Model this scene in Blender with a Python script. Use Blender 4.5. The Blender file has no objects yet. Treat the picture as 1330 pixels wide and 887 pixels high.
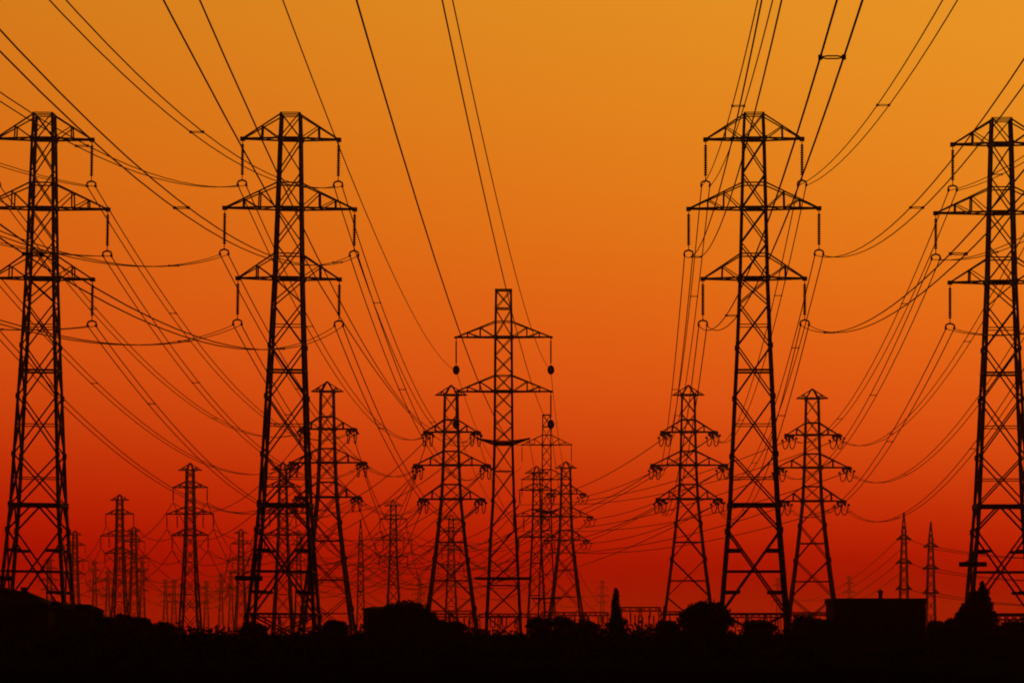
import bpy, math, random
from mathutils import Vector, Matrix, Euler

R = math.radians
sc = bpy.context.scene
col = sc.collection

# ------------------------------------------------------------------ camera
F = 4300.0          # focal length in photograph pixels (photo 1330 wide)
YH, XC = 822.0, 665.0
CAMZ = 2.0
cd = bpy.data.cameras.new('camera')
cam = bpy.data.objects.new('camera', cd)
col.objects.link(cam)
cam.location = (0, 0, CAMZ)
cam.rotation_euler = (R(90), 0, 0)
cd.sensor_width = 36.0
cd.lens = F / 1330.0 * 36.0
cd.shift_y = (YH - 443.5) / 1330.0
cd.clip_start = 0.5
cd.clip_end = 60000
sc.camera = cam

# ------------------------------------------------------------------ sky after sunset
world = bpy.data.worlds.new('World')
sc.world = world
world.use_nodes = True
nt = world.node_tree
nt.nodes.clear()
N = nt.nodes.new
L = nt.links.new


def lin(c):
    return tuple(((v / 255.0) / 12.92 if v / 255.0 <= 0.04045 else ((v / 255.0 + 0.055) / 1.055) ** 2.4) for v in c)


def nmath(op, a, b=None, clamp=False):
    n = N('ShaderNodeMath'); n.operation = op; n.use_clamp = clamp
    for i, v in enumerate((a, b)):
        if v is None: continue
        if isinstance(v, (int, float)): n.inputs[i].default_value = v
        else: L(v, n.inputs[i])
    return n.outputs[0]


out = N('ShaderNodeOutputWorld')
tc = N('ShaderNodeTexCoord')
sep = N('ShaderNodeSeparateXYZ')
L(tc.outputs['Generated'], sep.inputs[0])
X_, Y_, Z_ = sep.outputs
# the glow is stronger to the right (where the sun went down), so the bands tilt a little
zt = nmath('ADD', Z_, nmath('MULTIPLY', X_, nmath('MULTIPLY', Z_, 0.9)))
ramp = N('ShaderNodeValToRGB')
ramp.color_ramp.interpolation = 'B_SPLINE'
SKY = [(0.000, (164, 0, 0)), (0.012, (162, 0, 0)), (0.020, (164, 3, 0)), (0.030, (184, 20, 1)), (0.046, (200, 49, 8)), (0.060, (211, 69, 13)),
       (0.075, (221, 82, 18)), (0.098, (224, 99, 20)), (0.121, (225, 112, 22)), (0.154, (225, 128, 28)),
       (0.188, (224, 138, 33)), (0.22, (224, 143, 36)), (0.25, (190, 125, 45)), (0.34, (70, 55, 40)), (0.55, (22, 22, 30)), (1.0, (10, 12, 20))]
el = ramp.color_ramp.elements
while len(el) < len(SKY): el.new(0.5)
for e, (p, c) in zip(el, SKY):
    e.position = p
    e.color = lin(c) + (1,)
L(zt, ramp.inputs[0])
# left side of the sky is dimmer than the right; the glow lives on this side of the horizon only
gain = nmath('ADD', 1.0, nmath('MULTIPLY', X_, nmath('ADD', 0.12, nmath('MULTIPLY', Z_, 3.0))))
mr = N('ShaderNodeMapRange'); mr.interpolation_type = 'SMOOTHSTEP'
mr.inputs['From Min'].default_value = 0.1; mr.inputs['From Max'].default_value = 0.9
L(Y_, mr.inputs['Value'])
front = mr.outputs[0]
gain = nmath('MULTIPLY', gain, front)
bg1 = N('ShaderNodeBackground'); L(ramp.outputs[0], bg1.inputs['Color']); L(gain, bg1.inputs['Strength'])
sky = N('ShaderNodeTexSky'); sky.sky_type = 'NISHITA'; sky.sun_disc = False
SUN_EL, SUN_AZ = R(-1.5), R(6.0)     # sun just below the horizon, behind the pylons, a little to the right
sky.sun_elevation = SUN_EL; sky.sun_rotation = SUN_AZ
bg2 = N('ShaderNodeBackground'); L(sky.outputs[0], bg2.inputs['Color'])
L(nmath('MULTIPLY', nmath('SUBTRACT', 1.0, front), 0.002), bg2.inputs['Strength'])
add = N('ShaderNodeAddShader'); L(bg1.outputs[0], add.inputs[0]); L(bg2.outputs[0], add.inputs[1])
L(add.outputs[0], out.inputs['Surface'])

# the sun itself has set behind the horizon: the sky alone lights the place

vs = sc.view_settings
vs.view_transform = 'Standard'; vs.look = 'None'; vs.exposure = 0.0; vs.gamma = 1.0; vs.use_curve_mapping = False
sc.cycles.max_bounces = 4
sc.cycles.filter_width = 1.9
sc.cycles.volume_bounces = 1
HAZE_DENSITY = 0.00007


# ------------------------------------------------------------------ helpers
def mat(name, c, rough=0.8, metal=0.0, c2=None, scale=3.0, spec=0.2, bump=0.0):
    m = bpy.data.materials.new(name); m.use_nodes = True
    n = m.node_tree.nodes; l = m.node_tree.links
    b = n['Principled BSDF']
    b.inputs['Roughness'].default_value = rough; b.inputs['Metallic'].default_value = metal
    b.inputs['Specular IOR Level'].default_value = spec
    t = n.new('ShaderNodeTexCoord')
    ns = n.new('ShaderNodeTexNoise'); ns.inputs['Scale'].default_value = scale; ns.inputs['Detail'].default_value = 6
    l.new(t.outputs['Object'], ns.inputs['Vector'])
    rp = n.new('ShaderNodeValToRGB')
    rp.color_ramp.elements[0].position = 0.3; rp.color_ramp.elements[1].position = 0.7
    rp.color_ramp.elements[0].color = tuple(c) + (1,)
    rp.color_ramp.elements[1].color = tuple(c2 or [v * 1.4 for v in c]) + (1,)
    l.new(ns.outputs['Fac'], rp.inputs[0]); l.new(rp.outputs[0], b.inputs['Base Color'])
    if bump:
        bp = n.new('ShaderNodeBump'); bp.inputs['Strength'].default_value = bump; bp.inputs['Distance'].default_value = 0.1
        l.new(ns.outputs['Fac'], bp.inputs['Height']); l.new(bp.outputs[0], b.inputs['Normal'])
    return m


STEEL = mat('galvanised_steel', (0.10, 0.10, 0.105), 0.7, 0.3, scale=1.5)
GLASS_INS = mat('brown_porcelain', (0.05, 0.025, 0.018), 0.45, 0, scale=4)
WIRE = mat('aluminium_conductor', (0.09, 0.085, 0.08), 0.7, 0.2, scale=0.5)
SOIL = mat('dark_field_soil', (0.020, 0.019, 0.014), 1.0, 0, (0.035, 0.034, 0.02), 0.15, 0.0, 0.3)
LEAF = mat('dark_leaves', (0.035, 0.05, 0.02), 0.9, 0, (0.06, 0.08, 0.035), 1.2, 0.05)
NEEDLE = mat('dark_needles', (0.025, 0.04, 0.02), 0.9, 0, (0.04, 0.06, 0.03), 1.5, 0.05)
BARK = mat('bark', (0.05, 0.035, 0.025), 0.95, 0, scale=5, spec=0.05)
CONC = mat('dark_brick_wall', (0.085, 0.06, 0.05), 0.95, 0, (0.12, 0.085, 0.07), 0.8, 0.1)
ROOF = mat('slate_roof', (0.05, 0.045, 0.045), 0.95, 0, (0.075, 0.07, 0.07), 2.5, 0.1)
DARKGLASS = mat('window_glass', (0.02, 0.022, 0.025), 0.15, 0, scale=1, spec=0.3)
WOOD = mat('painted_wood', (0.12, 0.1, 0.08), 0.8, 0, scale=3)


class MB:
    def __init__(s):
        s.v, s.f = [], []

    def bar(s, p, q, w, w2=None, ext=0.0):
        p, q = Vector(p), Vector(q)
        d = q - p
        if d.length < 1e-6: return
        d.normalize()
        p = p - d * ext; q = q + d * ext
        a = d.cross(Vector((0, 0, 1)))
        if a.length < 1e-3: a = Vector((1, 0, 0))
        a.normalize(); b = d.cross(a).normalized()
        h1, h2 = w / 2, (w2 or w) / 2
        i = len(s.v)
        for e in (p, q):
            for sa, sb in ((-1, -1), (1, -1), (1, 1), (-1, 1)):
                s.v.append(e + a * sa * h1 + b * sb * h2)
        s.f += [(i, i + 1, i + 2, i + 3), (i + 7, i + 6, i + 5, i + 4)]
        for k in range(4):
            s.f.append((i + k, i + 4 + k, i + 4 + (k + 1) % 4, i + (k + 1) % 4))

    def angle(s, p, q, w, ox, oy, t=0.28):
        # an L-shaped steel angle, its two flanges turned towards +ox and +oy
        p, q = Vector(p), Vector(q)
        th = w * t
        prof = [(0, 0), (w, 0), (w, th), (th, th), (th, w), (0, w)]
        i = len(s.v); n = 6
        for e in (p, q):
            for x, y in prof:
                s.v.append(e + Vector((ox * (x - w / 3), oy * (y - w / 3), 0)))
        flip = ox * oy < 0
        caps = [tuple(range(i + n - 1, i - 1, -1)), tuple(range(i + n, i + 2 * n))]
        fs = caps + [(i + k, i + (k + 1) % n, i + n + (k + 1) % n, i + n + k) for k in range(n)]
        s.f += [tuple(reversed(f)) for f in fs] if flip else fs

    def box(s, c, sx, sy, sz, rz=0.0):
        c = Vector(c); i = len(s.v)
        m = Matrix.Rotation(rz, 3, 'Z')
        for z in (-1, 1):
            for x, y in ((-1, -1), (1, -1), (1, 1), (-1, 1)):
                s.v.append(c + m @ Vector((x * sx / 2, y * sy / 2, z * sz / 2)))
        s.f += [(i + 3, i + 2, i + 1, i), (i + 4, i + 5, i + 6, i + 7)]
        for k in range(4):
            s.f.append((i + k, i + (k + 1) % 4, i + 4 + (k + 1) % 4, i + 4 + k))

    def tube(s, pts, r, n=5):
        pts = [Vector(p) for p in pts]
        i0 = len(s.v)
        rad = r if isinstance(r, (list, tuple)) else [r] * len(pts)
        for j, p in enumerate(pts):
            d = (pts[min(j + 1, len(pts) - 1)] - pts[max(j - 1, 0)]).normalized()
            a = d.cross(Vector((0, 0, 1)))
            if a.length < 1e-3: a = Vector((1, 0, 0))
            a.normalize(); b = d.cross(a)
            for k in range(n):
                t = 2 * math.pi * k / n
                s.v.append(p + (a * math.cos(t) + b * math.sin(t)) * rad[j])
        for j in range(len(pts) - 1):
            for k in range(n):
                a0 = i0 + j * n + k; a1 = i0 + j * n + (k + 1) % n
                s.f.append((a0, a1, a1 + n, a0 + n))
        s.f.append(tuple(range(i0 + n - 1, i0 - 1, -1)))
        e = i0 + (len(pts) - 1) * n
        s.f.append(tuple(range(e, e + n)))

    def lathe(s, prof, base, n=8, axis=(0, 0, 1)):
        ax = Vector(axis).normalized()
        a = ax.cross(Vector((0, 1, 0.01))).normalized(); b = ax.cross(a)
        base = Vector(base); i0 = len(s.v)
        for h, r in prof:
            for k in range(n):
                t = 2 * math.pi * k / n
                s.v.append(base + ax * h + (a * math.cos(t) + b * math.sin(t)) * r)
        for j in range(len(prof) - 1):
            for k in range(n):
                a0 = i0 + j * n + k; a1 = i0 + j * n + (k + 1) % n
                s.f.append((a0, a1, a1 + n, a0 + n))
        s.f.append(tuple(range(i0 + n - 1, i0 - 1, -1)))
        e = i0 + (len(prof) - 1) * n
        s.f.append(tuple(range(e, e + n)))

    def build(s, name, m, parent=None, loc=None, smooth=False):
        me = bpy.data.meshes.new(name)
        me.from_pydata([tuple(v) for v in s.v], [], s.f)
        me.materials.append(m)
        me.update()
        if smooth:
            for p in me.polygons: p.use_smooth = True
        o = bpy.data.objects.new(name, me); col.objects.link(o)
        if parent is not None: o.parent = parent
        if loc is not None: o.location = loc
        return o


def tag(o, label=None, cat=None, group=None, kind=None):
    for k, v in (('label', label), ('category', cat), ('group', group), ('kind', kind)):
        if v: o[k] = v
    return o


def empty(name, loc, rz=0.0):
    o = bpy.data.objects.new(name, None); col.objects.link(o)
    o.location = loc; o.rotation_euler = (0, 0, rz); o.empty_display_size = 1
    return o


def kids(o):
    return [c for c in bpy.data.objects if c.parent == o]


def copy_tree(o, parent=None):
    c = o.copy(); col.objects.link(c)
    if parent is not None: c.parent = parent
    for ch in kids(o): copy_tree(ch, c)
    return c


def at(px, py, D):
    return Vector(((px - XC) / F * D, D, CAMZ + (YH - py) / F * D))


def gx(px, D):
    return (px - XC) / F * D


def zp(py, D):
    return CAMZ + (YH - py) / F * D


# ------------------------------------------------------------------ ground
rnd = random.Random(7)
g = MB()
rings = [0, 4, 9, 16, 26, 40, 60, 85, 120, 160, 210, 270, 350, 450, 600, 800, 1100, 1600, 2400, 3600, 6500]
seg = 96
g.v.append(Vector((0, 0, 0)))
for ri, r in enumerate(rings[1:]):
    for k in range(seg):
        t = 2 * math.pi * k / seg
        amp = 0.18 if 9 < r < 900 else 0.0
        g.v.append(Vector((r * math.cos(t), r * math.sin(t), rnd.uniform(-amp, amp * 0.6))))
for k in range(seg):
    g.f.append((0, 1 + k, 1 + (k + 1) % seg))
for ri in range(len(rings) - 2):
    for k in range(seg):
        a = 1 + ri * seg + k; b = 1 + ri * seg + (k + 1) % seg
        g.f.append((a, a + seg, b + seg, b))
tag(g.build('ground', SOIL, smooth=True), kind='structure')


# ------------------------------------------------------------------ pylons
def interp(prof, z):
    for (z0, h0), (z1, h1) in zip(prof, prof[1:]):
        if (z0 - z) * (z1 - z) <= 0 and z0 != z1:
            return h0 + (h1 - h0) * (z - z0) / (z1 - z0)
    return prof[0][1] if z > prof[0][0] else prof[-1][1]


CORN = ((-1, -1), (1, -1), (1, 1), (-1, 1))


def legs(root, prof, w0, w1):
    for cx, cy in CORN:
        m = MB()
        n = len(prof) - 1
        for j, ((z0, h0), (z1, h1)) in enumerate(zip(prof, prof[1:])):
            w = w0 + (w1 - w0) * (j + 0.5) / n
            m.angle((cx * h1, cy * h1, z1), (cx * h0, cy * h0, z0), w, -cx, -cy)
            if w1 > 0.2 and j:
                m.box((cx * h0, cy * h0, z0), w * 1.25, w * 1.25, w * 1.7)     # gusset and splice plates
        m.build('leg', STEEL, root)


def face_pts(prof, z, k):
    h = interp(prof, z)
    a, b = CORN[k], CORN[(k + 1) % 4]
    return Vector((a[0] * h, a[1] * h, z)), Vector((b[0] * h, b[1] * h, z))


def xpanel(m, prof, z0, z1, w):
    for k in range(4):
        a0, b0 = face_pts(prof, z0, k); a1, b1 = face_pts(prof, z1, k)
        m.bar(a0, b1, w, w * 0.7); m.bar(b0, a1, w, w * 0.7)


def ring(m, prof, z, w, plan=False):
    for k in range(4):
        a, b = face_pts(prof, z, k); m.bar(a, b, w, w * 0.8, ext=w * 0.3)
    if plan:
        h = interp(prof, z)
        m.bar((-h, -h, z), (h, h, z), w * 0.6); m.bar((h, -h, z), (-h, h, z), w * 0.6)


def arm(root, prof, zb, zt, span, fr, w, tipw=0.3, tz=0.0, name='crossarm', plate=0.5):
    """both sides of one crossarm: bottom and top chords, struts at the given fractions from the tip"""
    m = MB()
    hb, ht = interp(prof, zb), interp(prof, zt)
    for s in (-1, 1):
        for y in (-1, 1):
            tip = Vector((s * span, y * tipw, zb + tz))
            B = Vector((s * hb, y * hb, zb)); T = Vector((s * ht, y * ht, zt))
            m.bar(B, tip, w * 1.25, w, ext=w * 0.4)
            m.bar(T, tip, w, w * 0.8, ext=w * 0.3)
            prev_b, first = B, True
            for f in sorted(fr, reverse=True):
                pb = tip.lerp(B, f); pt = tip.lerp(T, f)
                m.bar(pb, pt, w * 0.7)
                m.bar(prev_b if not first else B, pt, w * 0.6)
                prev_b, first = pb, False
        # plan bracing between the two bottom chords
        last = None
        for f in [1.0] + sorted(fr, reverse=True) + [0.0]:
            p = [Vector((s * span, y * tipw, zb + tz)).lerp(Vector((s * hb, y * hb, zb)), f) for y in (-1, 1)]
            m.bar(p[0], p[1], w * 0.6)
            if last: m.bar(last[0], p[1], w * 0.5)
            last = p
        if plate:
            m.box((s * span, 0, zb + tz - 0.02), plate, 2 * tipw + 0.2, plate * 0.8)
    for y in (-1, 1):
        m.bar((-hb, y * hb, zb), (hb, y * hb, zb), w * 1.5, ext=0.1)
        m.bar((-ht, y * ht, zt), (ht, y * ht, zt), w * 0.55, ext=0.05)
    return m.build(name, STEEL, root)


def string_profile(Lh, n, r):
    p = [(0, 0.04), (-Lh * 0.08, 0.05)]
    z0, z1 = -Lh * 0.1, -Lh * 0.9
    for i in range(n):
        z = z0 + (z1 - z0) * i / n; d = (z1 - z0) / n
        p += [(z, r * .5), (z + d * 0.3, r), (z + d * 0.6, r * 0.92), (z + d * 0.7, r * .5)]
    p += [(z1, 0.05), (-Lh, 0.04)]
    return p


# ---- big suspension pylon (front row)
DA = 350.0
S_A = F / DA


def build_big():
    root = empty('lattice_pylon', (0, 0, 0))
    za = lambda y: zp(y, DA)
    prof = [(za(148), 12.5 / S_A), (za(181), 13.8 / S_A), (za(362), 18.3 / S_A), (za(450), 21.8 / S_A), (za(516), 25 / S_A),
            (za(591), 28.5 / S_A), (za(656), 31.5 / S_A), (za(689), 34 / S_A), (za(800), 43 / S_A), (0.0, 46.5 / S_A)]
    legs(root, prof, 0.25, 0.39)
    m = MB()
    for a, b, w in ((148, 181, .15), (181, 226, .17), (226, 271, .17), (271, 316, .17), (316, 362, .17), (362, 395, .17),
                    (395, 450, .18), (450, 516, .19), (516, 591, .2), (591, 656, .2)):
        xpanel(m, prof, za(a), za(b), w)
    for y, w in ((148, .1), (181, .3), (239, .16), (271, .3), (331, .16), (362, .3), (482, .26), (656, .42)):
        ring(m, prof, za(y), w, plan=(y in (181, 271, 362, 656)))
    for y in (423, 552, 621):
        ring(m, prof, za(y), .12)
    # bottom bay: knee braces from mid-girt, long X, stub struts, girts
    for k in range(4):
        a, b = face_pts(prof, za(656), k); mid = (a + b) / 2
        c, d = face_pts(prof, za(689), k)
        m.bar(mid + (a - mid) * .1, c, .18); m.bar(mid + (b - mid) * .1, d, .18)
        e, f_ = face_pts(prof, za(797), k)
        m.bar(c, f_, .18); m.bar(d, e, .18)
        for y, ex in ((715, .3), (769, .3)):
            p, q = face_pts(prof, za(y), k)
            m.bar(p, p.lerp(q, ex * .88), .2, .32, ext=0.05); m.bar(q, q.lerp(p, ex * .88), .2, .32, ext=0.05)
        p, q = face_pts(prof, za(742), k); m.bar(p, q, .17)
        p, q = face_pts(prof, za(797), k); m.bar(p, q, .2)
        p2, q2 = face_pts(prof, 0.4, k); m.bar(p, q2, .16); m.bar(q, p2, .16)
    m.build('bracing', STEEL, root)
    arm(root, prof, za(181), za(150), 62.5 / S_A, (.52,), .165, .25)
    arm(root, prof, za(271), za(239), 84.5 / S_A, (.36, .66), .165, .25)
    arm(root, prof, za(362), za(331), 66 / S_A, (.52,), .165, .25)
    # climbing guard: a short plated bracket sticking out of one leg
    gd = MB()
    h = interp(prof, za(752))
    gd.bar((-h, -h, za(752)), (-h - 1.7, -h - .1, za(752)), .34, .5)
    gd.bar((-h, -h, za(741)), (-h - 1.4, -h - .1, za(752)), .12)
    gd.bar((-h + .2, -h, za(752)), (-h + 1.2, -h, za(752)), .34, .5)
    gd.build('climbing_guard', STEEL, root)
    Ls = 4.1
    sp = None
    for py, span in ((181, 62.5), (271, 84.5), (362, 66)):
        for s in (-1, 1):
            if sp is None:
                st = MB(); st.lathe(string_profile(Ls, 13, .19), (0, 0, 0), 8)
                sp = o = st.build('insulator_string', GLASS_INS, root, smooth=False)
                yk = MB()
                arc = [(-.47, 0, -Ls - .62), (-.47, 0, -Ls - .38), (-.4, 0, -Ls - .22), (-.2, 0, -Ls - .12), (0, 0, -Ls - .09), (.2, 0, -Ls - .12), (.4, 0, -Ls - .22), (.47, 0, -Ls - .38), (.47, 0, -Ls - .62)]
                yk.tube(arc, .1, 6)
                yk.tube([(0, 0, -Ls + .05), (0, 0, -Ls - .1)], .07, 6)
                for q in (-.44, .44):
                    yk.box((q, 0, -Ls - .6), .2, .8, .2)
                yk.build('yoke', STEEL, o)
            else:
                o = copy_tree(sp, root)
            o.location = (s * span / S_A, 0, za(py) - .2)
    return root


BIG_ATT = {'t': (62.5 / S_A, zp(181, DA) - .2 - 4.75), 'm': (84.5 / S_A, zp(271, DA) - .2 - 4.75), 'l': (66 / S_A, zp(362, DA) - .2 - 4.75)}

# ---- strain pylon with a small peak and looped jumpers (second row)
DC = 745.0
S_C = F / DC


def build_strain():
    root = empty('lattice_pylon', (0, 0, 0))
    za = lambda y: zp(y, DC)
    prof = [(za(500), .15), (za(513), 8.5 / S_C), (za(561), 9.5 / S_C), (za(604), 10.8 / S_C), (za(648), 12.8 / S_C), (za(680), 16.2 / S_C),
            (za(726), 21.5 / S_C), (za(790), 30 / S_C), (0.0, 36 / S_C)]
    legs(root, prof, .4, .68)
    m = MB()
    for a, b in ((513, 537), (537, 561), (561, 583), (583, 604), (604, 626), (626, 648), (648, 680), (680, 726), (726, 775), (775, 828)):
        xpanel(m, prof, za(a), za(b), .24 if a < 648 else .26)
    for y, w in ((513, .26), (545, .2), (561, .4), (586, .22), (604, .4), (629, .22), (648, .4), (704, .26), (754, .24), (797, .24)):
        ring(m, prof, za(y), w, plan=w > .3)
    m.build('bracing', STEEL, root)
    arm(root, prof, za(513), za(502), 20 / S_C, (.5,), .24, .2, name='crossarm', plate=0)
    for zb, zt, sp in ((561, 545.5, 34), (604, 586, 47), (648, 629, 40)):
        arm(root, prof, za(zb), za(zt), sp / S_C, (.55,), .27, .5, plate=.8)
    proto = None
    for zb, sp in ((561, 34), (604, 47), (648, 40)):
        for s in (-1, 1):
            if proto is None:
                st = MB()
                for q in (-.95, .6):
                    for y in (-1, 1):
                        st.lathe(string_profile(3.6, 11, .26), (q - .1 * y, y * .45, -.25), 7, axis=(-.14 * y, -y, .2))
                        st.box((q - .6 * y, y * 4.2, -1.05), .55, .4, .5)
                st.box((-.2, 0, -.2), 2.3, .8, .65)
                o = proto = st.build('strain_insulators', GLASS_INS, root)
                for q in (-.95, .6):
                    jp = MB()
                    pts = []
                    for i in range(17):
                        t = i / 16
                        pts.append((q + .48 * math.cos(math.pi * t) + .1 * math.sin(math.pi * t), -4.2 + 8.4 * t, -1.1 - 2.1 * math.sin(math.pi * t) ** .7))
                    jp.tube(pts, .12, 5)
                    jp.build('jumper_loop', WIRE, o)
            else:
                o = copy_tree(proto, root)
            o.location = (s * (sp / S_C - .5), 0, za(zb))
            if s < 0: o.rotation_euler = (0, 0, math.pi)
    return root


STRAIN_ATT = {'t': (34 / S_C - .5, zp(561, DC) - 1.05), 'm': (47 / S_C - .5, zp(604, DC) - 1.05), 'l': (40 / S_C - .5, zp(648, DC) - 1.05)}

# ---- slim square topped pylon (centre)
DB = 430.0
S_B = F / DB


def build_slim():
    root = empty('lattice_pylon', (0, 0, 0))
    za = lambda y: zp(y, DB)
    prof = [(za(377), 10 / S_B), (za(438), 11 / S_B), (za(575), 12 / S_B), (za(650), 14 / S_B), (za(702), 17.3 / S_B), (za(797), 21.8 / S_B), (0.0, 24 / S_B)]
    legs(root, prof, .24, .32)
    m = MB()
    for a, b in ((377, 401), (401, 438), (438, 462), (462, 485), (485, 508), (508, 531), (531, 553), (553, 575), (575, 612), (612, 648), (648, 686), (686, 725), (725, 760), (760, 800), (800, 838)):
        xpanel(m, prof, za(a), za(b), .14)
    for y, w in ((377, .22), (401, .2), (418, .14), (438, .26), (488, .14), (508, .26), (575, .3), (612, .13), (760, .14), (800, .14)):
        ring(m, prof, za(y), w, plan=w > .24)
    m.build('bracing', STEEL, root)
    arm(root, prof, za(438), za(418), 62 / S_B, (.3, .62), .16, .2, plate=.35)
    arm(root, prof, za(508.5), za(488), 62 / S_B, (.3, .62), .16, .2, plate=.35)
    arm(root, prof, za(577), za(573), 33 / S_B, (.5,), .17, .15, tz=.75, plate=.3)
    gd = MB()
    h = interp(prof, za(751))
    for y in (-1, 1):
        gd.bar((-3.6, y * h, za(751)), (3.6, y * h, za(751)), .3, .3)
    for x in (-3.55, 3.55):
        gd.bar((x, -h, za(751)), (x, h, za(751)), .25)
    gd.build('climbing_guard', STEEL, root)
    proto = None
    for py in (438, 508.5):
        for s in (-1, 1):
            if proto is None:
                st = MB(); st.lathe(string_profile(3.6, 12, .13), (0, 0, 0), 7)
                proto = o = st.build('insulator_string', GLASS_INS, root)
                b = MB()
                b.lathe([(-.62 * math.cos(math.pi * i / 8), max(.02, .46 * math.sin(math.pi * i / 8))) for i in range(9)], (0, 0, -4.1), 10)
                b.build('ball_weight', STEEL, o, smooth=True)
            else:
                o = copy_tree(proto, root)
            o.location = (s * 61.5 / S_B, 0, za(py) - .15)
    return root


SLIM_ATT = {'t': (61.5 / S_B, zp(438, DB) - .15 - 4.2), 'm': (61.5 / S_B, zp(508.5, DB) - .15 - 4.2), 'l': (33 / S_B, zp(570, DB))}

# ---- distant suspension pylon with straight strings
DD = 1110.0
S_D = F / DD


def build_far():
    root = empty('lattice_pylon', (0, 0, 0))
    za = lambda y: zp(y, DD)
    prof = [(za(601), .3), (za(610.6), 4.6 / S_D), (za(633), 5 / S_D), (za(695), 6.3 / S_D), (za(760), 9.3 / S_D), (0.0, 13.5 / S_D)]
    legs(root, prof, .42, .7)
    m = MB()
    ys = [610.6, 622, 633, 645, 656, 667.5, 681, 695, 712, 730, 750, 772, 797, 826]
    for a, b in zip(ys, ys[1:]):
        xpanel(m, prof, za(a), za(b), .27)
    for y in (610.6, 633, 667.5, 695, 730, 772):
        ring(m, prof, za(y), .34)
    m.build('bracing', STEEL, root)
    arm(root, prof, za(610.6), za(603), 15 / S_D, (.5,), .28, .3, plate=0)
    for zb, zt, sp in ((633, 625, 22.7), (667.5, 658, 31), (695, 687, 24)):
        arm(root, prof, za(zb), za(zt), sp / S_D, (.5,), .34, .3, plate=.5)
    proto = None
    for zb, xs in ((633, (22.4,)), (667.5, (30.7, 17)), (695, (23.7,))):
        for x in xs:
            for s in (-1, 1):
                if proto is None:
                    st = MB(); st.lathe(string_profile(4.9, 10, .26), (0, 0, 0), 6)
                    proto = o = st.build('insulator_string', GLASS_INS, root)
                else:
                    o = copy_tree(proto, root)
                o.location = (s * x / S_D, 0, za(zb) - .1)
    return root


FAR_ATT = {'t': (22.4 / S_D, zp(633, DD) - 5), 'm': (30.7 / S_D, zp(667.5, DD) - 5), 'l': (23.7 / S_D, zp(695, DD) - 5)}

# ---- slender spire pylon
DE = 1500.0
S_E = F / DE


def build_spire():
    root = empty('lattice_mast', (0, 0, 0))
    za = lambda y: zp(y, DE)
    prof = [(za(665), .15), (za(690), 2.6 / S_E), (za(735), 4.2 / S_E), (za(800), 5.8 / S_E), (0.0, 7 / S_E)]
    legs(root, prof, .4, .55)
    m = MB()
    ys = [672, 681, 690, 700, 711, 722, 733, 746, 760, 775, 791, 808, 824]
    for a, b in zip(ys, ys[1:]):
        xpanel(m, prof, za(a), za(b), .26)
    for y in (690, 700, 731, 765): ring(m, prof, za(y), .5)
    m.build('bracing', STEEL, root)
    for zb, sp in ((700, 8.5), (731, 9.5), (765, 9.5)):
        arm(root, prof, za(zb), za(zb - 5), sp / S_E, (.5,), .5, .5, plate=.9)
    return root


SPIRE_ATT = {'t': (8.5 / S_E, zp(700, DE) - .4), 'm': (9.5 / S_E, zp(731, DE) - .4), 'l': (9.5 / S_E, zp(765, DE) - .4)}

# ---- place them
BUILT = {}
MK = {'big': build_big, 'strain': build_strain, 'slim': build_slim, 'far': build_far, 'spire': build_spire}
ATT = {'big': BIG_ATT, 'strain': STRAIN_ATT, 'slim': SLIM_ATT, 'far': FAR_ATT, 'spire': SPIRE_ATT}
T = {}


def pylon(key, kind, px, D, k, label, group, sx=1.0, sz=1.0, lean=0.0):
    if kind in BUILT: o = copy_tree(BUILT[kind])
    else: o = BUILT[kind] = MK[kind]()
    o.location = (gx(px, D), D, 0)
    o.rotation_euler = (0, lean, -math.atan(k))
    o.scale = (sx, sx, sz)
    tag(o, label, 'electricity pylon', group)
    T[key] = (kind, Vector((gx(px, D), D, 0)), Euler((0, lean, -math.atan(k))).to_matrix(), sx, sz)
    return o


def att(key, side, lev, dx=0.0, dy=0.0):
    kind, loc, a, sx, sz = T[key]
    x, z = ATT[kind][lev]
    return loc + a @ Vector((side * x * sx + dx, dy, z * sz))


def base_name(o): return o.name.split('.')[0]


def drop(o):
    for c in kids(o): drop(c)
    bpy.data.objects.remove(o)


GA, GC, GB, GD = 'big pylons of the front row', 'mid-distance pylons with looped jumpers', 'slim square topped pylons', 'small pylons in the far distance'
pylon('a1', 'big', 47, 350, .025, 'big black three armed pylon standing behind the hipped house', GA, lean=.0155)      # both left pylons lean a touch
pylon('a2', 'big', 368, 350, .025, 'big black three armed pylon with smaller pylons showing through its legs', GA, lean=.0145)
pylon('a3', 'big', 979, 350, .0375, 'big black three armed pylon between the round tree and the flat roofed building', GA)
pylon('a4', 'big', 1300, 351, .0375, 'big black three armed pylon standing behind the two conifers', GA, 1.0, .993)
for c in kids([o for o in bpy.data.objects if o.get('label', '').startswith('big black three armed pylon between')][0]):
    if base_name(c) == 'climbing_guard': drop(c)
for c in kids([o for o in bpy.data.objects if o.get('label', '').startswith('big black three armed pylon standing behind the two con')][0]):
    if base_name(c) == 'climbing_guard': c.location.z += 1.6; c.location.x += .15
pylon('c1', 'strain', 425, 738, .022, 'mid-distance looped jumper pylon partly hidden by the legs of a big pylon', GC, 1, 1.005)
pylon('c2', 'strain', 586, 745, .022, 'mid-distance looped jumper pylon overlapped by the crossarm of the slim central pylon', GC)
pylon('c3', 'strain', 894, 745, .0375, 'mid-distance looped jumper pylon rising above the lone round tree', GC)
pylon('c4', 'strain', 1055, 752, .0375, 'mid-distance looped jumper pylon against the end of the flat roofed building', GC, 1, .995)
pylon('b1', 'slim', 654, 430, .022, 'slim square topped pylon in the centre with ball weights under two crossarms', GB)
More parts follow.
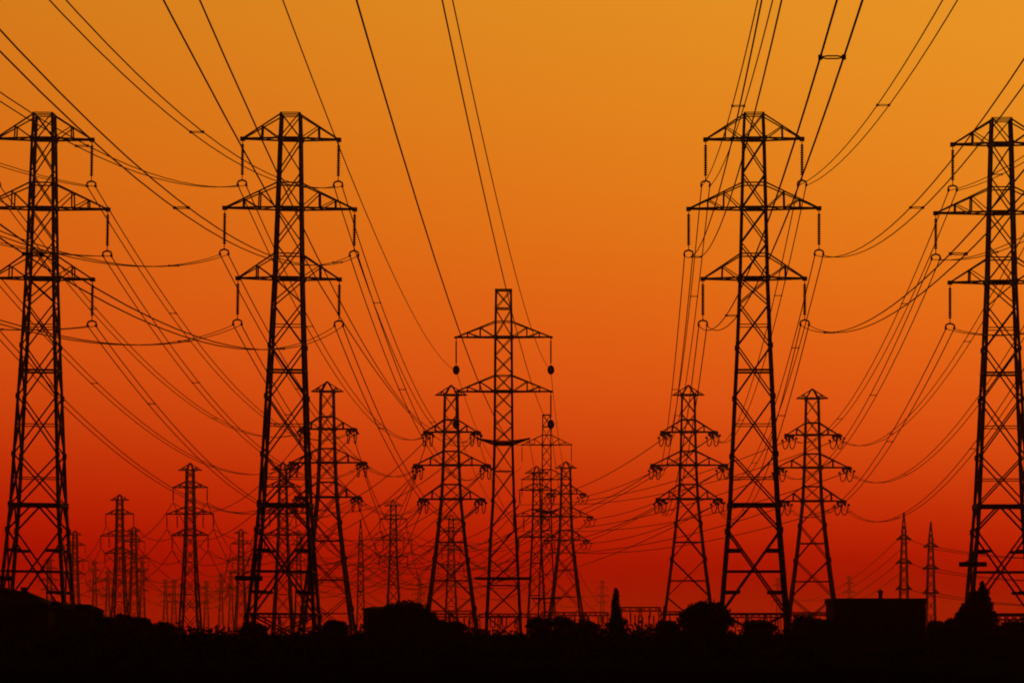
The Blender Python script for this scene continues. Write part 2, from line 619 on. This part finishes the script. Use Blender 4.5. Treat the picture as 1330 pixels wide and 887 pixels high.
slim2 = pylon('b2', 'slim', 710, 676, .022, 'smaller slim square topped pylon without ball weights, behind the central one', GB, .82, 1)
for c in kids(slim2):
    for g_ in kids(c):
        if base_name(g_) == 'ball_weight': drop(g_)
pylon('c5', 'strain', 735, 1075, -.066, 'small peaked pylon overlapping the smaller slim pylon', GC)
pylon('d0', 'far', 697, 1130, .02, 'small pylon half hidden behind the smaller slim pylon', GD)
pylon('d1', 'far', 247, 1110, .1, 'lone small pylon with straight hanging insulators, clear of all the others', GD)
pylon('d2', 'far', 367.5, 1105, .05, 'small pylon framed between the legs of a big pylon', GD)
pylon('d3', 'far', 155.5, 1360, .1, 'taller small pylon of an overlapping pair beyond the low outbuilding', GD)
pylon('d4', 'far', 174, 1770, .1, 'shorter small pylon of an overlapping pair beyond the low outbuilding', GD)
pylon('d5', 'far', 97.5, 1840, .1, 'faint small pylon touching a leg of the big pylon behind the hipped house', GD)
pylon('d6', 'far', 511, 1420, .03, 'small pylon rising behind the wide low shed', GD)
pylon('d7', 'far', 586, 1590, .03, 'faint small pylon seen through the mid-distance pylon beside the slim central one', GD)
pylon('d8', 'far', 313, 1810, .08, 'faint small pylon just outside the legs that frame another small pylon', GD)
pylon('d9', 'far', 388, 1830, .05, 'faint small pylon inside the big legs, beside a taller small pylon', GD, .8)
tiny = [(123, 2640), (64, 2500), (140, 3000), (215, 3370), (226, 3450), (287, 3070), (300, 3000), (185, 2500), (545, 3300), (1103, 3280), (782, 3560), (1011, 3300), (268, 3600)]
TL = ['tiny faint pylon between the left edge pylon and the overlapping small pair', 'tiny faint pylon seen through the legs of the left edge pylon',
      'tiny faint pylon standing just left of the overlapping small pair', 'tiny faint pylon left of the lone small pylon, the farther left of two',
      'tiny faint pylon touching the left leg of the lone small pylon', 'tiny faint pylon right of the lone small pylon, the left one of two close together',
      'tiny faint pylon right of the lone small pylon, the right one of two close together', 'tiny faint pylon just right of the overlapping small pair',
      'tiny faint pylon above the round tree, left of the mid-distance pylon', 'tiny faint pylon rising behind the left end of the flat roofed building',
      'tiny faint pylon just left of the narrow dark conifer', 'tiny faint pylon between the legs of the big right of centre pylon',
      'tiny faint pylon close to the right leg of the lone small pylon']
for i, ((px, D), lb) in enumerate(zip(tiny, TL)):
    pylon('t%d' % i, 'far', px, D, .05, lb, GD, .8 + .25 * rnd.random(), .97 + .06 * rnd.random())
pylon('e1', 'spire', 1174, 1500, .3, 'taller slender spire mast, behind the flat roofed building', 'slender spire masts')
pylon('e2', 'spire', 1209, 1500, .3, 'shorter slender spire mast, beside the flat roofed building', 'slender spire masts', 1, .925)
pylon('e3', 'spire', 468.5, 1640, .02, 'slender mast with barely any arms at the end of the wide low shed', 'slender spire masts', .9, 1.03)

for c in kids([o for o in bpy.data.objects if o.get('label', '').startswith('slender mast with barely')][0]):
    if base_name(c) == 'crossarm': c.scale.x = .55
# ------------------------------------------------------------------ power lines
RW = 0.041


def span_pts(P0, P1, sag, n=36):
    return [P0.lerp(P1, i / n) - Vector((0, 0, 4 * sag * (i / n) * (1 - i / n))) for i in range(n + 1)]


spacer_mesh = None


def bundle(P0, P1, sag, label, group, gap=.86, spacer_y=None, r=RW, n=36, near=True):
    """two conductors side by side with spacers"""
    global spacer_mesh
    root = empty('power_line', P0)
    d = (P1 - P0); d.z = 0; d.normalize()
    side = Vector((d.y, -d.x, 0))
    for s in (-.5, .5):
        m = MB(); m.tube([p + side * s * gap - P0 for p in span_pts(P0, P1, sag, n)], r, 5)
        m.build('wire', WIRE, root, smooth=True)
    if spacer_mesh is None:
        sm = MB()
        for h in (-.05, .05):
            sm.tube([(-.43, 0, 0), (-.2, 0, h), (.2, 0, h), (.43, 0, 0)], .028, 5)
        for x in (-.43, .43): sm.box((x, 0, 0), .15, .22, .17)
        so = sm.build('spacer', STEEL, root)
        spacer_mesh = so.data
        bpy.data.objects.remove(so)
    ln = (P1 - P0).length
    ts = []
    if spacer_y is not None:
        for i in range(2000):
            t = i / 2000
            p = P0.lerp(P1, t) - Vector((0, 0, 4 * sag * t * (1 - t)))
            if p.y < 1: break
            if YH - F * (p.z - CAMZ) / p.y <= spacer_y and t > .05:
                ts = [t]; break
        t0 = ts[0] if ts else .2
    else:
        t0 = rnd.uniform(.1, .24)
    step = (125.0 if 'overhead' in label else 140.0) / ln
    t = t0 - step * int(t0 / step)
    while t < .96:
        if t > .04:
            o = bpy.data.objects.new('spacer', spacer_mesh); col.objects.link(o); o.parent = root
            p = P0.lerp(P1, t) - Vector((0, 0, 4 * sag * t * (1 - t))) - P0
            o.location = p; o.rotation_euler = (0, 0, math.atan2(side.y, side.x))
        t += step
    return tag(root, label, 'power line', group)


def single(P0, P1, sag, label, group, r=RW, n=30):
    m = MB(); m.tube([p - P0 for p in span_pts(P0, P1, sag, n)], r, 5)
    o = m.build('power_line', WIRE, loc=P0, smooth=True)
    return tag(o, label, 'power line', group)


LEV = {'t': 'top', 'm': 'middle', 'l': 'lowest'}
SID = {-1: 'left', 1: 'right'}
DESC = {'a1': 'big pylon by hipped house', 'a2': 'big pylon framing smaller ones', 'a3': 'big pylon near flat building', 'a4': 'big pylon behind the conifers'}
GO = 'twin cables passing overhead towards the viewer'
GBK = 'twin cables from the front row into the distance'
FRONT = [('a3', 1, 't', .0337, -.08, 11.1, 137), ('a3', 1, 'm', .0405, .34, 13.0, 270), ('a3', 1, 'l', .04, -1.72, 11.5, 330),
         ('a3', -1, 't', .0369, 0, 11.2, 138), ('a3', -1, 'm', .036, .98, 13.1, 180), ('a3', -1, 'l', .0369, -.76, 11.2, 76),
         ('a2', 1, 't', .0284, 1.04, 15.1, 172), ('a2', 1, 'm', .0235, -.5, 14.6, 270), ('a2', 1, 'l', .0229, -.1, 14.4, 330),
         ('a2', -1, 't', .0245, -.25, 14.8, 190), ('a2', -1, 'm', .0251, -.45, 15.2, None), ('a2', -1, 'l', .0233, -.5, 13.9, None),
         ('a1', 1, 't', .0264, -.26, 11.1, None), ('a1', 1, 'm', .025, .31, 11.4, None), ('a1', 1, 'l', .0258, -.32, 11.1, None),
         ('a4', -1, 't', .0449, 1.28, 11.7, None), ('a4', -1, 'm', .048, 1.65, 12.5, None), ('a4', -1, 'l', .04, .57, 11.9, None)]
for key, s, lv, k, dz, sag, spy in FRONT:
    P0 = att(key, s, lv)
    Y1 = -45.0
    P1 = Vector((P0.x - k * (P0.y - Y1), Y1, P0.z + dz))
    bundle(P0, P1, sag, 'twin cable from %s %s arm of %s, coming overhead' % (LEV[lv], SID[s], DESC[key]), GO, spacer_y=spy)
for a, c in (('a1', 'c1'), ('a2', 'c2'), ('a3', 'c3'), ('a4', 'c4')):
    for s in (-1, 1):
        for lv in 'tml':
            bundle(att(a, s, lv), att(c, s, lv, dy=-4.3), 10.0 + .5 * s, 'twin cable from %s %s arm of %s, running into the distance' % (LEV[lv], SID[s], DESC[a]),
                   GBK, r=.058)
# slim centre line, one conductor per arm
SL = [(-1, 't', .0089, -.1, 7.5), (-1, 'm', .0085, 2.05, 10.2), (-1, 'l', .0177, 1.28, 9.7),
      (1, 't', .0267, .5, 7.4), (1, 'm', .0241, 1.04, 6.2), (1, 'l', .0196, -.83, 8.9)]
for s, lv, k, dz, sag in SL:
    P0 = att('b1', s, lv); Y1 = -20.0
    single(P0, Vector((P0.x - k * (P0.y - Y1), Y1, P0.z + dz)), sag,
           'single cable from %s %s arm of slim central pylon, coming overhead' % (LEV[lv], SID[s]), 'single cables of the slim pylon line', r=.03)
    single(att('b1', s, lv), att('b2', s, lv), 6.0,
           'single cable from %s %s arm of slim central pylon to smaller slim one behind' % (LEV[lv], SID[s]), 'single cables of the slim pylon line', r=.035)
# second and later spans, too far to show their twin wires
GF = 'thin cables between distant pylons'


def farspan(a, b, sag, label, r=.1, da=0.0, db=0.0, levels='tml', sides=(-1, 1), group=GF):
    for s in sides:
        for lv in levels:
            single(att(a, s, lv, dy=da), att(b, s, lv, dy=db), sag, '%s %s %s' % (LEV[lv], SID[s], label), group, r=r, n=24)


def off(key, px, D, sag, label, levels='tml', sides=(-1, 1), r=.06):
    kind, loc, a, sx, sz = T[key]
    for s in sides:
        for lv in levels:
            P0 = att(key, s, lv)
            P1 = Vector((gx(px, D) + s * ATT[kind][lv][0], D, P0.z))
            single(P0, P1, sag, '%s %s %s' % (LEV[lv], SID[s], label), GF, r=r, n=24)


farspan('c3', 'c5', 2.0, 'cable from mid-distance pylon above round tree to small peaked pylon', da=4.3, db=-4.3)
farspan('c4', 'd0', 4, 'cable from pylon beside flat roofed building to small half hidden pylon', da=4.3)
farspan('c1', 'd1', 9, 'cable from half hidden mid-distance pylon to lone small pylon', da=4.3)
farspan('c2', 'd2', 9, 'cable from mid-distance pylon beside slim one to small one behind big legs', da=4.3)
farspan('d1', 'd3', 9, 'faint cable between the lone small pylon and the overlapping small pair', r=.13)
farspan('d2', 'd8', 9, 'faint cable from small pylon framed by big legs to a fainter one outside', r=.14)
farspan('d3', 'd5', 9, 'faint cable from overlapping small pair to the big pylon behind the house', r=.14)
farspan('d4', 't0', 9, 'faint cable low behind the overlapping small pylon pair', r=.15)
farspan('c5', 'd7', 10, 'faint cable from small peaked pylon passing behind the slim central pylon', da=4.3, r=.13)
farspan('d0', 'd6', 10, 'faint cable from small half hidden pylon to the one behind the shed', r=.13)
farspan('d6', 'd9', 10, 'faint cable from the small pylon behind the shed to big legs', r=.14)
farspan('d7', 'e3', 10, 'faint cable reaching the slender mast at the end of the shed', r=.14, levels='tm')
farspan('d8', 't5', 10, 'faint low cable between distant pylons beside the lone small pylon', r=.15)
farspan('c1', 'd6', 8, 'faint cable from half hidden mid-distance pylon to the one behind the shed', da=4.3, r=.1, sides=(1,))
farspan('d6', 'd7', 8, 'faint cable from small pylon behind the shed to a fainter one beside it', r=.13)
farspan('d7', 't10', 14, 'faint low cable to a tiny pylon by the narrow conifer', r=.15, levels='tm')
farspan('d0', 'd7', 9, 'faint cable from small half hidden pylon to the faint one beside it', r=.13, levels='tm')
farspan('d1', 'd8', 9, 'faint cable from lone small pylon to the faint one by big legs', r=.13)
farspan('d3', 'd8', 16, 'faint low cable from the overlapping pair to the faint one by big legs', r=.13, levels='ml')
farspan('c3', 'd7', 8, 'faint cable from the mid-distance pylon above round tree, passing the narrow conifer', da=4.3, r=.1, sides=(1,))
farspan('t5', 'd8', 7, 'faint low cable among tiny pylons beside the lone small pylon', r=.16, levels='tl')
farspan('d2', 'e3', 12, 'faint cable from small pylon framed by big legs to the slender mast', r=.13, levels='tm')
farspan('e3', 'd7', 12, 'faint cable low from the slender mast across the wide low shed', r=.13)
farspan('c2', 'd6', 6, 'faint cable from looped jumper pylon beside the slim one to small one', da=4.3, r=.1, sides=(-1,))
farspan('t4', 't5', 5, 'faint low cable among tiny pylons behind the lone small pylon', r=.18, levels='tm')
farspan('d5', 'd4', 8, 'faint low cable between small pylons beyond the low outbuilding', r=.14, levels='ml')
farspan('d7', 'd0', 14, 'faint deep sagging cable behind the slim central pylon', r=.12, levels='l')
farspan('d2', 'd6', 10, 'faint cable from small pylon framed by big legs to the shed one', r=.12)
farspan('c2', 'd9', 12, 'faint cable from looped jumper pylon beside the slim one to faint pylon', da=4.3, r=.1, levels='ml')
farspan('d6', 't8', 6, 'faint low cable from small pylon behind the shed to a tiny one', r=.15, levels='tm')
farspan('d0', 't10', 12, 'faint low cable from half hidden small pylon to a tiny one', r=.13, levels='ml', sides=(1,))
farspan('e1', 'e2', 0.5, 'faint cable joining the two slender spire masts', r=.13, sides=(1,))
off('e2', 1560, 1420, 6, 'faint cable from the shorter spire mast passing behind the conifers pylon', r=.14)
farspan('e1', 't11', 18, 'faint cable from the taller spire mast above the flat roofed building', r=.14, levels='tm')


# ------------------------------------------------------------------ substation gantries
def gantry(px0, px1, py, D, label, n_post=3, depth=.9):
    w = gx(px1, D) - gx(px0, D); h = zp(py, D)
    root = empty('substation_gantry', (gx(px0, D), D, 0))
    m = MB()
    for y in (-.45, .45):
        for z in (h, h - depth):
            m.bar((0, y, z), (w, y, z), .3)
        nb = max(3, int(w / 1.4))
        for i in range(nb):
            a, b = w * i / nb, w * (i + 1) / nb
            m.bar((a, y, h), (b, y, h - depth), .14); m.bar((a, y, h - depth), (b, y, h), .12)
    m.build('beam', STEEL, root)
    for i in range(n_post):
        x = w * i / (n_post - 1)
        p = MB()
        for sx in (-.35, .35):
            p.bar((x + sx * 1.5, -.4, 0), (x + sx * .6, -.4, h), .2); p.bar((x + sx * 1.5, .4, 0), (x + sx * .6, .4, h), .2)
        for j in range(6):
            z0, z1 = h * j / 6, h * (j + 1) / 6
            p.bar((x - .45, -.4, z0), (x + .35, -.4, z1), .12); p.bar((x + .45, .4, z0), (x - .35, .4, z1), .12)
        p.build('post', STEEL, root)
    k = max(2, int(w / 3.5))
    sp = None
    for i in range(k):
        x = w * (i + .5) / k
        if sp is None:
            st = MB(); st.lathe(string_profile(2.0, 8, .26), (0, 0, 0), 6); o = sp = st.build('insulator_string', GLASS_INS, root)
        else:
            o = copy_tree(sp, root)
        o.location = (x, 0, h - depth)
    return tag(root, label, 'gantry', 'substation gantries along the skyline')


gantry(556, 612, 793, 880, 'low lattice gantry right of the round tree, under the mid-distance pylon', 3, 1.6)
gantry(622, 700, 797, 900, 'low lattice gantry behind the feet of the slim central pylon', 4)
gantry(703, 790, 795, 930, 'low lattice gantry between the second slim pylon and the narrow conifer', 4)
gantry(806, 857, 788.5, 820, 'tallest low gantry, just right of the narrow dark conifer', 3)
gantry(860, 940, 794, 900, 'low lattice gantry behind the round tree right of centre', 3)
gantry(944, 1020, 797, 860, 'low lattice gantry between the legs of the big right of centre pylon', 4)
gantry(1026, 1084, 795, 900, 'low lattice gantry left of the flat roofed building', 3)
gantry(1292, 1372, 799, 620, 'low gantry at the right edge beside the conifers', 3, .8)
gantry(318, 408, 797, 900, 'low lattice gantry behind the big left of centre pylon', 3)


def switch_post(px, py, D, label):
    h = zp(py, D)
    root = empty('isolator_post', (gx(px, D), D, 0))
    m = MB(); m.bar((0, 0, 0), (0, 0, h * .6), .28); m.bar((-.7, 0, h * .6), (.7, 0, h * .6), .2)
    m.build('post', STEEL, root)
    for x in (-.55, .55):
        i_ = MB(); i_.lathe([(0, .1)] + [(h * .4 * (j + .5 * q) / 7, .22 if q else .1) for j in range(7) for q in (0, 1)] + [(h * .4, .08)], (x, 0, h * .6), 6)
        i_.build('insulator', GLASS_INS, root)
    return tag(root, label, 'isolator post', 'isolator posts of the substation')


for i, (px, py) in enumerate(((592, 800), (606, 803), (640, 802), (655, 801), (672, 803), (690, 802), (722, 803), (744, 802), (762, 801), (780, 800),
                              (822, 798), (832, 800), (846, 799), (955, 801), (973, 799), (990, 802), (1004, 800), (1036, 800), (1048, 798), (1062, 801))):
    switch_post(px, py, 780 + 25 * (i % 4), 'small dark isolator post in the substation yard under the gantries')

# ------------------------------------------------------------------ buildings
def quadroof(m, x0, x1, y0, y1, ze, zr, hip0=0.0, hip1=0.0, over=.3, th=.18):
    """a pitched roof with its ridge along x; hips of the given length at each end"""
    x0 -= over; x1 += over; y0 -= over; y1 += over
    ym = (y0 + y1) / 2
    i = len(m.v)
    for dz in (0, -th):
        for p in ((x0, y0, ze), (x1, y0, ze), (x1, y1, ze), (x0, y1, ze), (x0 + hip0, ym, zr), (x1 - hip1, ym, zr)):
            m.v.append(Vector((p[0], p[1], p[2] + dz)))
    top = [(0, 1, 5, 4), (2, 3, 4, 5), (1, 2, 5), (3, 0, 4)]
    for f in top:
        m.f.append(tuple(i + k for k in f)); m.f.append(tuple(i + 6 + k for k in reversed(f)))
    for a, b in ((0, 1), (1, 2), (2, 3), (3, 0)):
        m.f.append((i + a, i + 6 + a, i + 6 + b, i + b))


def window(root, x, y, z, w, h):
    m = MB(); t = .08
    for dz in (-h / 2, h / 2): m.box((x, y - .03, z + dz), w + t, .1, t)
    for dx in (-w / 2, 0, w / 2): m.box((x + dx, y - .032, z), t, .09, h - t)
    f = m.build('window', WOOD, root)
    p = MB(); p.box((x, y - .012, z), w - .02, .02, h - .02); p.build('pane', DARKGLASS, f)


def walls(root, x0, x1, y0, y1, h, t=.25, m=CONC):
    w = MB()
    w.box(((x0 + x1) / 2, y0 + t / 2, h / 2), x1 - x0, t, h); w.box(((x0 + x1) / 2, y1 - t / 2, h / 2), x1 - x0, t, h)
    w.box((x0 + t / 2, (y0 + y1) / 2, h / 2), t, y1 - y0 - 2 * t, h); w.box((x1 - t / 2, (y0 + y1) / 2, h / 2), t, y1 - y0 - 2 * t, h)
    w.build('wall', m, root)


def house(px0, px1, py_ridge, py_eave, D, label, depth=8, hip0=0, hip1=0, wins=(), chim=None):
    w = gx(px1, D) - gx(px0, D); ze, zr = zp(py_eave, D), zp(py_ridge, D)
    root = empty('house', (gx(px0, D), D, 0))
    walls(root, .3, w - .3, 0, depth, ze - .1)
    r = MB(); quadroof(r, .3, w - .3, 0, depth, ze, zr, hip0, hip1)
    if not hip1: 
        for x in (.3, w - .3 - .25):
            i = len(r.v)
            for dx in (0, .25):
                for p in ((x + dx, .05, ze - .15), (x + dx, depth - .05, ze - .15), (x + dx, depth / 2, zr - .2)): r.v.append(Vector(p))
            r.f += [(i, i + 2, i + 1), (i + 3, i + 4, i + 5), (i, i + 1, i + 4, i + 3), (i + 1, i + 2, i + 5, i + 4), (i + 2, i, i + 3, i + 5)]
    ro = r.build('roof', ROOF, root)
    if chim:
        c = MB(); x = gx(chim[0], D) - gx(px0, D); zt = zp(chim[1], D)
        c.box((x, depth / 2, (zt + zr - 1) / 2), chim[2], .6, zt - zr + 1); c.box((x, depth / 2, zt + .05), chim[2] + .15, .75, .12)
        c.build('chimney', CONC, ro)
    for x in wins: window(root, x, 0, 1.5, 1.1, 1.2)
    return tag(root, label, 'house', 'low houses on the left')


house(-130, 66, 766, 786, 320, 'dark house at the left edge with a hipped roof and small chimney', 9, 0, 3.1, (2, 5, 8, 11), (22, 763, .45))
house(62, 124, 784, 791.5, 330, 'low dark house just right of the hipped house, with a shallow roof', 7, 0.5, 1.0, (1.2, 3))
h3 = house(122, 186, 800.2, 803, 330, 'lowest dark outbuilding with nearly flat roof, farthest right of the left houses', 6, 0.4, .9, (1.5,))
h3['category'] = 'outbuilding'
h4 = house(469, 556, 787, 790, 480, 'wide low shed with shallow roof behind the round tree left of centre', 9, 1.5, 1.5, (2, 5, 8))
h4['category'] = 'shed'; del h4['group']

# flat roofed building on the right
D = 318.0
root = empty('flat_roofed_building', (gx(1083, D), D, 0))
W = gx(1202, D) - gx(1083, D); H = zp(778.5, D)
walls(root, 0, W, 0, 8, H - .3)
rf = MB(); rf.box((W / 2, 4, H - .2), W + .3, 8.3, .22)
ro = rf.build('roof', CONC, root)
pp = MB()
for c, sx, sy in (((W / 2, -.02, H), W + .24, .2), ((W / 2, 8.02, H), W + .24, .2), ((.0, 4, H), .2, 7.84), ((W, 4, H), .2, 7.84)):
    pp.box((c[0], c[1], c[2] + .02), sx, sy, .24)
pp.build('parapet', CONC, ro)
ch = MB(); xc = gx(1148, D) - gx(1083, D)
ch.tube([(xc, 3, H - .2), (xc, 3, H + .75)], .2, 8); ch.lathe([(0, .32), (.08, .32), (.3, .05)], (xc, 3, H + .72), 8)
ch.build('roof_vent', STEEL, ro)
for x in (1.3, 3.2, 7.4): window(root, x, 0, 1.7, 1.2, 1.1)
dr = MB(); dr.box((5.3, -.03, 1.05), 1.0, .06, 2.1)
dro = dr.build('door', WOOD, root)
hd = MB(); hd.box((5.68, -.09, 1.05), .12, .05, .04); hd.build('handle', STEEL, dro)
tag(root, 'dark flat roofed building on the right with a small roof vent', 'building')


# ------------------------------------------------------------------ vegetation
def leaves(m, c, rx, ry, rz, n, size, rn, low=0.0):
    for _ in range(n):
        while True:
            p = Vector((rn.uniform(-1, 1), rn.uniform(-1, 1), rn.uniform(-1, 1)))
            if p.length <= 1: break
        q = Vector((c[0] + p.x * rx, c[1] + p.y * ry, max(c[2] + p.z * rz, low)))
        a = Vector((rn.gauss(0, 1), rn.gauss(0, 1), rn.gauss(0, 1))).normalized()
        b = a.cross(Vector((rn.gauss(0, 1), rn.gauss(0, 1), rn.gauss(0, 1)))).normalized()
        s = size * rn.uniform(.6, 1.3)
        i = len(m.v)
        m.v += [q - a * s * .5, q + b * s * .28, q + a * s * .5, q - b * s * .28]
        m.f.append((i, i + 1, i + 2, i + 3))


def tree(name, label, px, D, pys, clumps, size=.42, m=LEAF, n=700, group=None, cat='tree', trunk=True):
    """clumps: list of (px, py, half width px, half height px)"""
    x0 = gx(px, D)
    root = empty(name, (x0, D, 0)); s = F / D
    rn = random.Random(int(px * 7 + D))
    cr = MB()
    zs = []
    for cx, cy, hw, hh in clumps:
        c = Vector((gx(cx, D) - x0, rn.uniform(-.6, .6), zp(cy, D))); zs.append(c)
        rx, rz = hw / s, hh / s
        leaves(cr, c, rx, max(rx, .6) * .9, rz, max(60, int(n * rx * rz)), size, rn, .05)
        for _ in range(16):                                  # ragged sprays on the outline
            a = rn.uniform(-.4, math.pi + .4); e = rn.uniform(.9, 1.14)
            q = c + Vector((math.cos(a) * rx * e, rn.uniform(-.4, .4) * rx, math.sin(a) * rz * e))
            f = rn.uniform(.08, .2)
            leaves(cr, q, .12 + rx * f, .12 + rx * f, .12 + rz * f, rn.randint(5, 16), size * .7, rn, .05)
    wmax = max(c[2] for c in clumps) / s                     # skirt down to the ground
    xb = sum(gx(c[0], D) for c in clumps) / len(clumps) - x0
    for zc in (2.0, .9):
        leaves(cr, (xb, 0, zc), wmax * (1.0 if zc > 1 else 1.05), max(wmax, .6) * .8, 1.1, int(n * wmax * .9) + 120, size, rn, .05)
    cr.build('crown', m, root)
    if trunk:
        t = MB(); top = max(z.z for z in zs)
        t.tube([(0, 0, -.1), (.05, 0, top * .4), (-.03, .05, top * .75), (0, 0, top * 1.0)], [.22, .16, .1, .04], 8)
        for c in zs:
            b0 = Vector((0, 0, max(.3, c.z * .5)))
            t.tube([b0, b0.lerp(c, .55) + Vector((0, 0, .15)), c], [.08, .05, .02], 6)
        t.build('trunk', BARK, root)
    return tag(root, label, cat, group)


tree('broadleaf_tree', 'round dark tree in front of the wide low shed, left of centre', 525, 300, 0,
     [(527, 804, 30, 17), (515, 797, 16, 12), (537, 795, 18, 11), (526, 791, 15, 9), (505, 806, 12, 12), (553, 806, 14, 13), (545, 799, 10, 9)])
tree('broadleaf_tree', 'round dark tree at the feet of the big right of centre pylon', 916, 300, 0,
     [(916, 806, 31, 15), (908, 796, 18, 12), (926, 795, 17, 12), (915, 792, 13, 9), (893, 806, 11, 12), (938, 805, 11, 15)])


def cone(pt, top, base, half, seed, n=16, power=.8):
    rn = random.Random(seed); out = []
    for i in range(n):
        f = (i + .5) / n
        w = half * f ** power
        y = top + (base - top) * f
        out.append((pt + rn.uniform(-.18, .18) * w, y, w * rn.uniform(.75, 1.0) + .8, (base - top) / n * 1.3 + .8))
        if i > 2:
            sd = rn.choice((-1, 1))
            out.append((pt + sd * w * rn.uniform(.75, 1.05), y + rn.uniform(0, 3), w * .22 + .5, 1.5))
    return out


tree('conifer', 'narrow dark conifer standing alone in the gap beside the tallest gantry', 800, 330, 0, cone(800, 769, 818, 6, 5, 14, .55) + [(807, 809, 7, 6), (793, 813, 6, 4)], .3, NEEDLE, 900)
tree('conifer', 'taller pointed conifer in front of the big pylon, one of two together', 1278, 300, 0, cone(1277, 760, 820, 20, 8, 16, .85), .34, NEEDLE, 700, 'conifers by the big pylon')
tree('conifer', 'lower ragged conifer in front of the big pylon, beside a taller one', 1259, 306, 0,
     cone(1264, 767, 818, 15, 11, 14, .9) + cone(1251, 789, 820, 15, 12, 9, .8), .34, NEEDLE, 700, 'conifers by the big pylon')
SH = [(74, 787, 7, 6, 'dark bush poking up between the hipped house and the low shallow roofed one'),
      (108, 790, 9, 5, 'dark bush rising behind the shallow roofed house'), (128, 797, 6, 6, 'dark bush between the shallow roofed house and the outbuilding'),
      (160, 801, 9, 4, 'low dark bush showing above the outbuilding roof'), (188, 809, 8, 7, 'dark bush at the end of the outbuilding'),
      (10, 768, 6, 4, 'dark bush showing above the ridge of the hipped house'),
      (487, 808, 8, 11, 'small pointed dark bush in front of the left end of the wide shed'),
      (702, 809, 16, 9, 'low dark bush right of the slim central pylon feet'), (731, 808, 14, 8, 'low dark bush under the small peaked pylon'),
      (762, 812, 14, 7, 'low dark bush left of the narrow conifer'), (868, 812, 16, 7, 'low dark bush left of the round tree right of centre'),
      (985, 812, 20, 8, 'low dark bush between the legs of the big right of centre pylon'), (1043, 807, 15, 9, 'dark bush left of the flat roofed building'),
      (1068, 811, 14, 8, 'dark bush touching the left wall of the flat roofed building'), (1218, 813, 14, 8, 'low dark bush just right of the flat roofed building'),
      (1236, 811, 10, 8, 'low dark bush left of the conifers'), (1320, 812, 22, 7, 'low dark bush at the right edge'),
      (570, 812, 13, 9, 'low dark bush right of the round tree left of centre'), (592, 814, 14, 6, 'low dark bush between mid-distance pylon and slim central pylon'),
      (436, 813, 17, 8, 'low dark bush left of the wide shed'), (330, 815, 18, 7, 'low dark bush at the feet of the big left of centre pylon'),
      (212, 815, 18, 5, 'low dark bush right of the low outbuilding')]
for px, py, hw, hh, lb in SH:
    tree('shrub', lb, px, (322 if px < 190 else 290 + (px * 13 % 37)) - 6 * (px == 188), 0, [(px, py + 3, hw, hh), (px - hw * .35, py, hw * .5, hh * .8), (px + hw * .3, py + 1, hw * .55, hh * .7)], .34, LEAF, 800,
         'low bushes along the skyline', 'bush', True)

# undergrowth: a ragged mass along the far side of the field, one object
ug = MB(); rn = random.Random(3)
for Dg in (262, 275, 288, 300):
    x = -62.0
    while x < 62:
        h = 2.5 + .35 * math.sin(x * .31 + Dg) + .25 * math.sin(x * .83 + Dg * 2) + rn.uniform(-.2, .25)
        h *= Dg / 288
        leaves(ug, (x, Dg + rn.uniform(-3, 3), h * .45), 1.3, 1.5, h * .55, 110, .42, rn, .03)
        x += 1.25
tag(ug.build('undergrowth', LEAF), 'ragged dark undergrowth along the foot of the skyline', 'undergrowth', None, 'stuff')

# ------------------------------------------------------------------ air
hz = MB(); hz.box((0, 0, 30), 13600, 13600, 64)
hm = bpy.data.materials.new('haze'); hm.use_nodes = True
hn = hm.node_tree.nodes; hn.clear()
ho = hn.new('ShaderNodeOutputMaterial'); hv = hn.new('ShaderNodeVolumePrincipled')
hv.inputs['Color'].default_value = (0.9, 0.88, 0.86, 1); hv.inputs['Density'].default_value = HAZE_DENSITY
hv.inputs['Anisotropy'].default_value = 0.95
hm.node_tree.links.new(hv.outputs[0], ho.inputs['Volume'])
if HAZE_DENSITY > 0:
    tag(hz.build('haze', hm), kind='stuff')
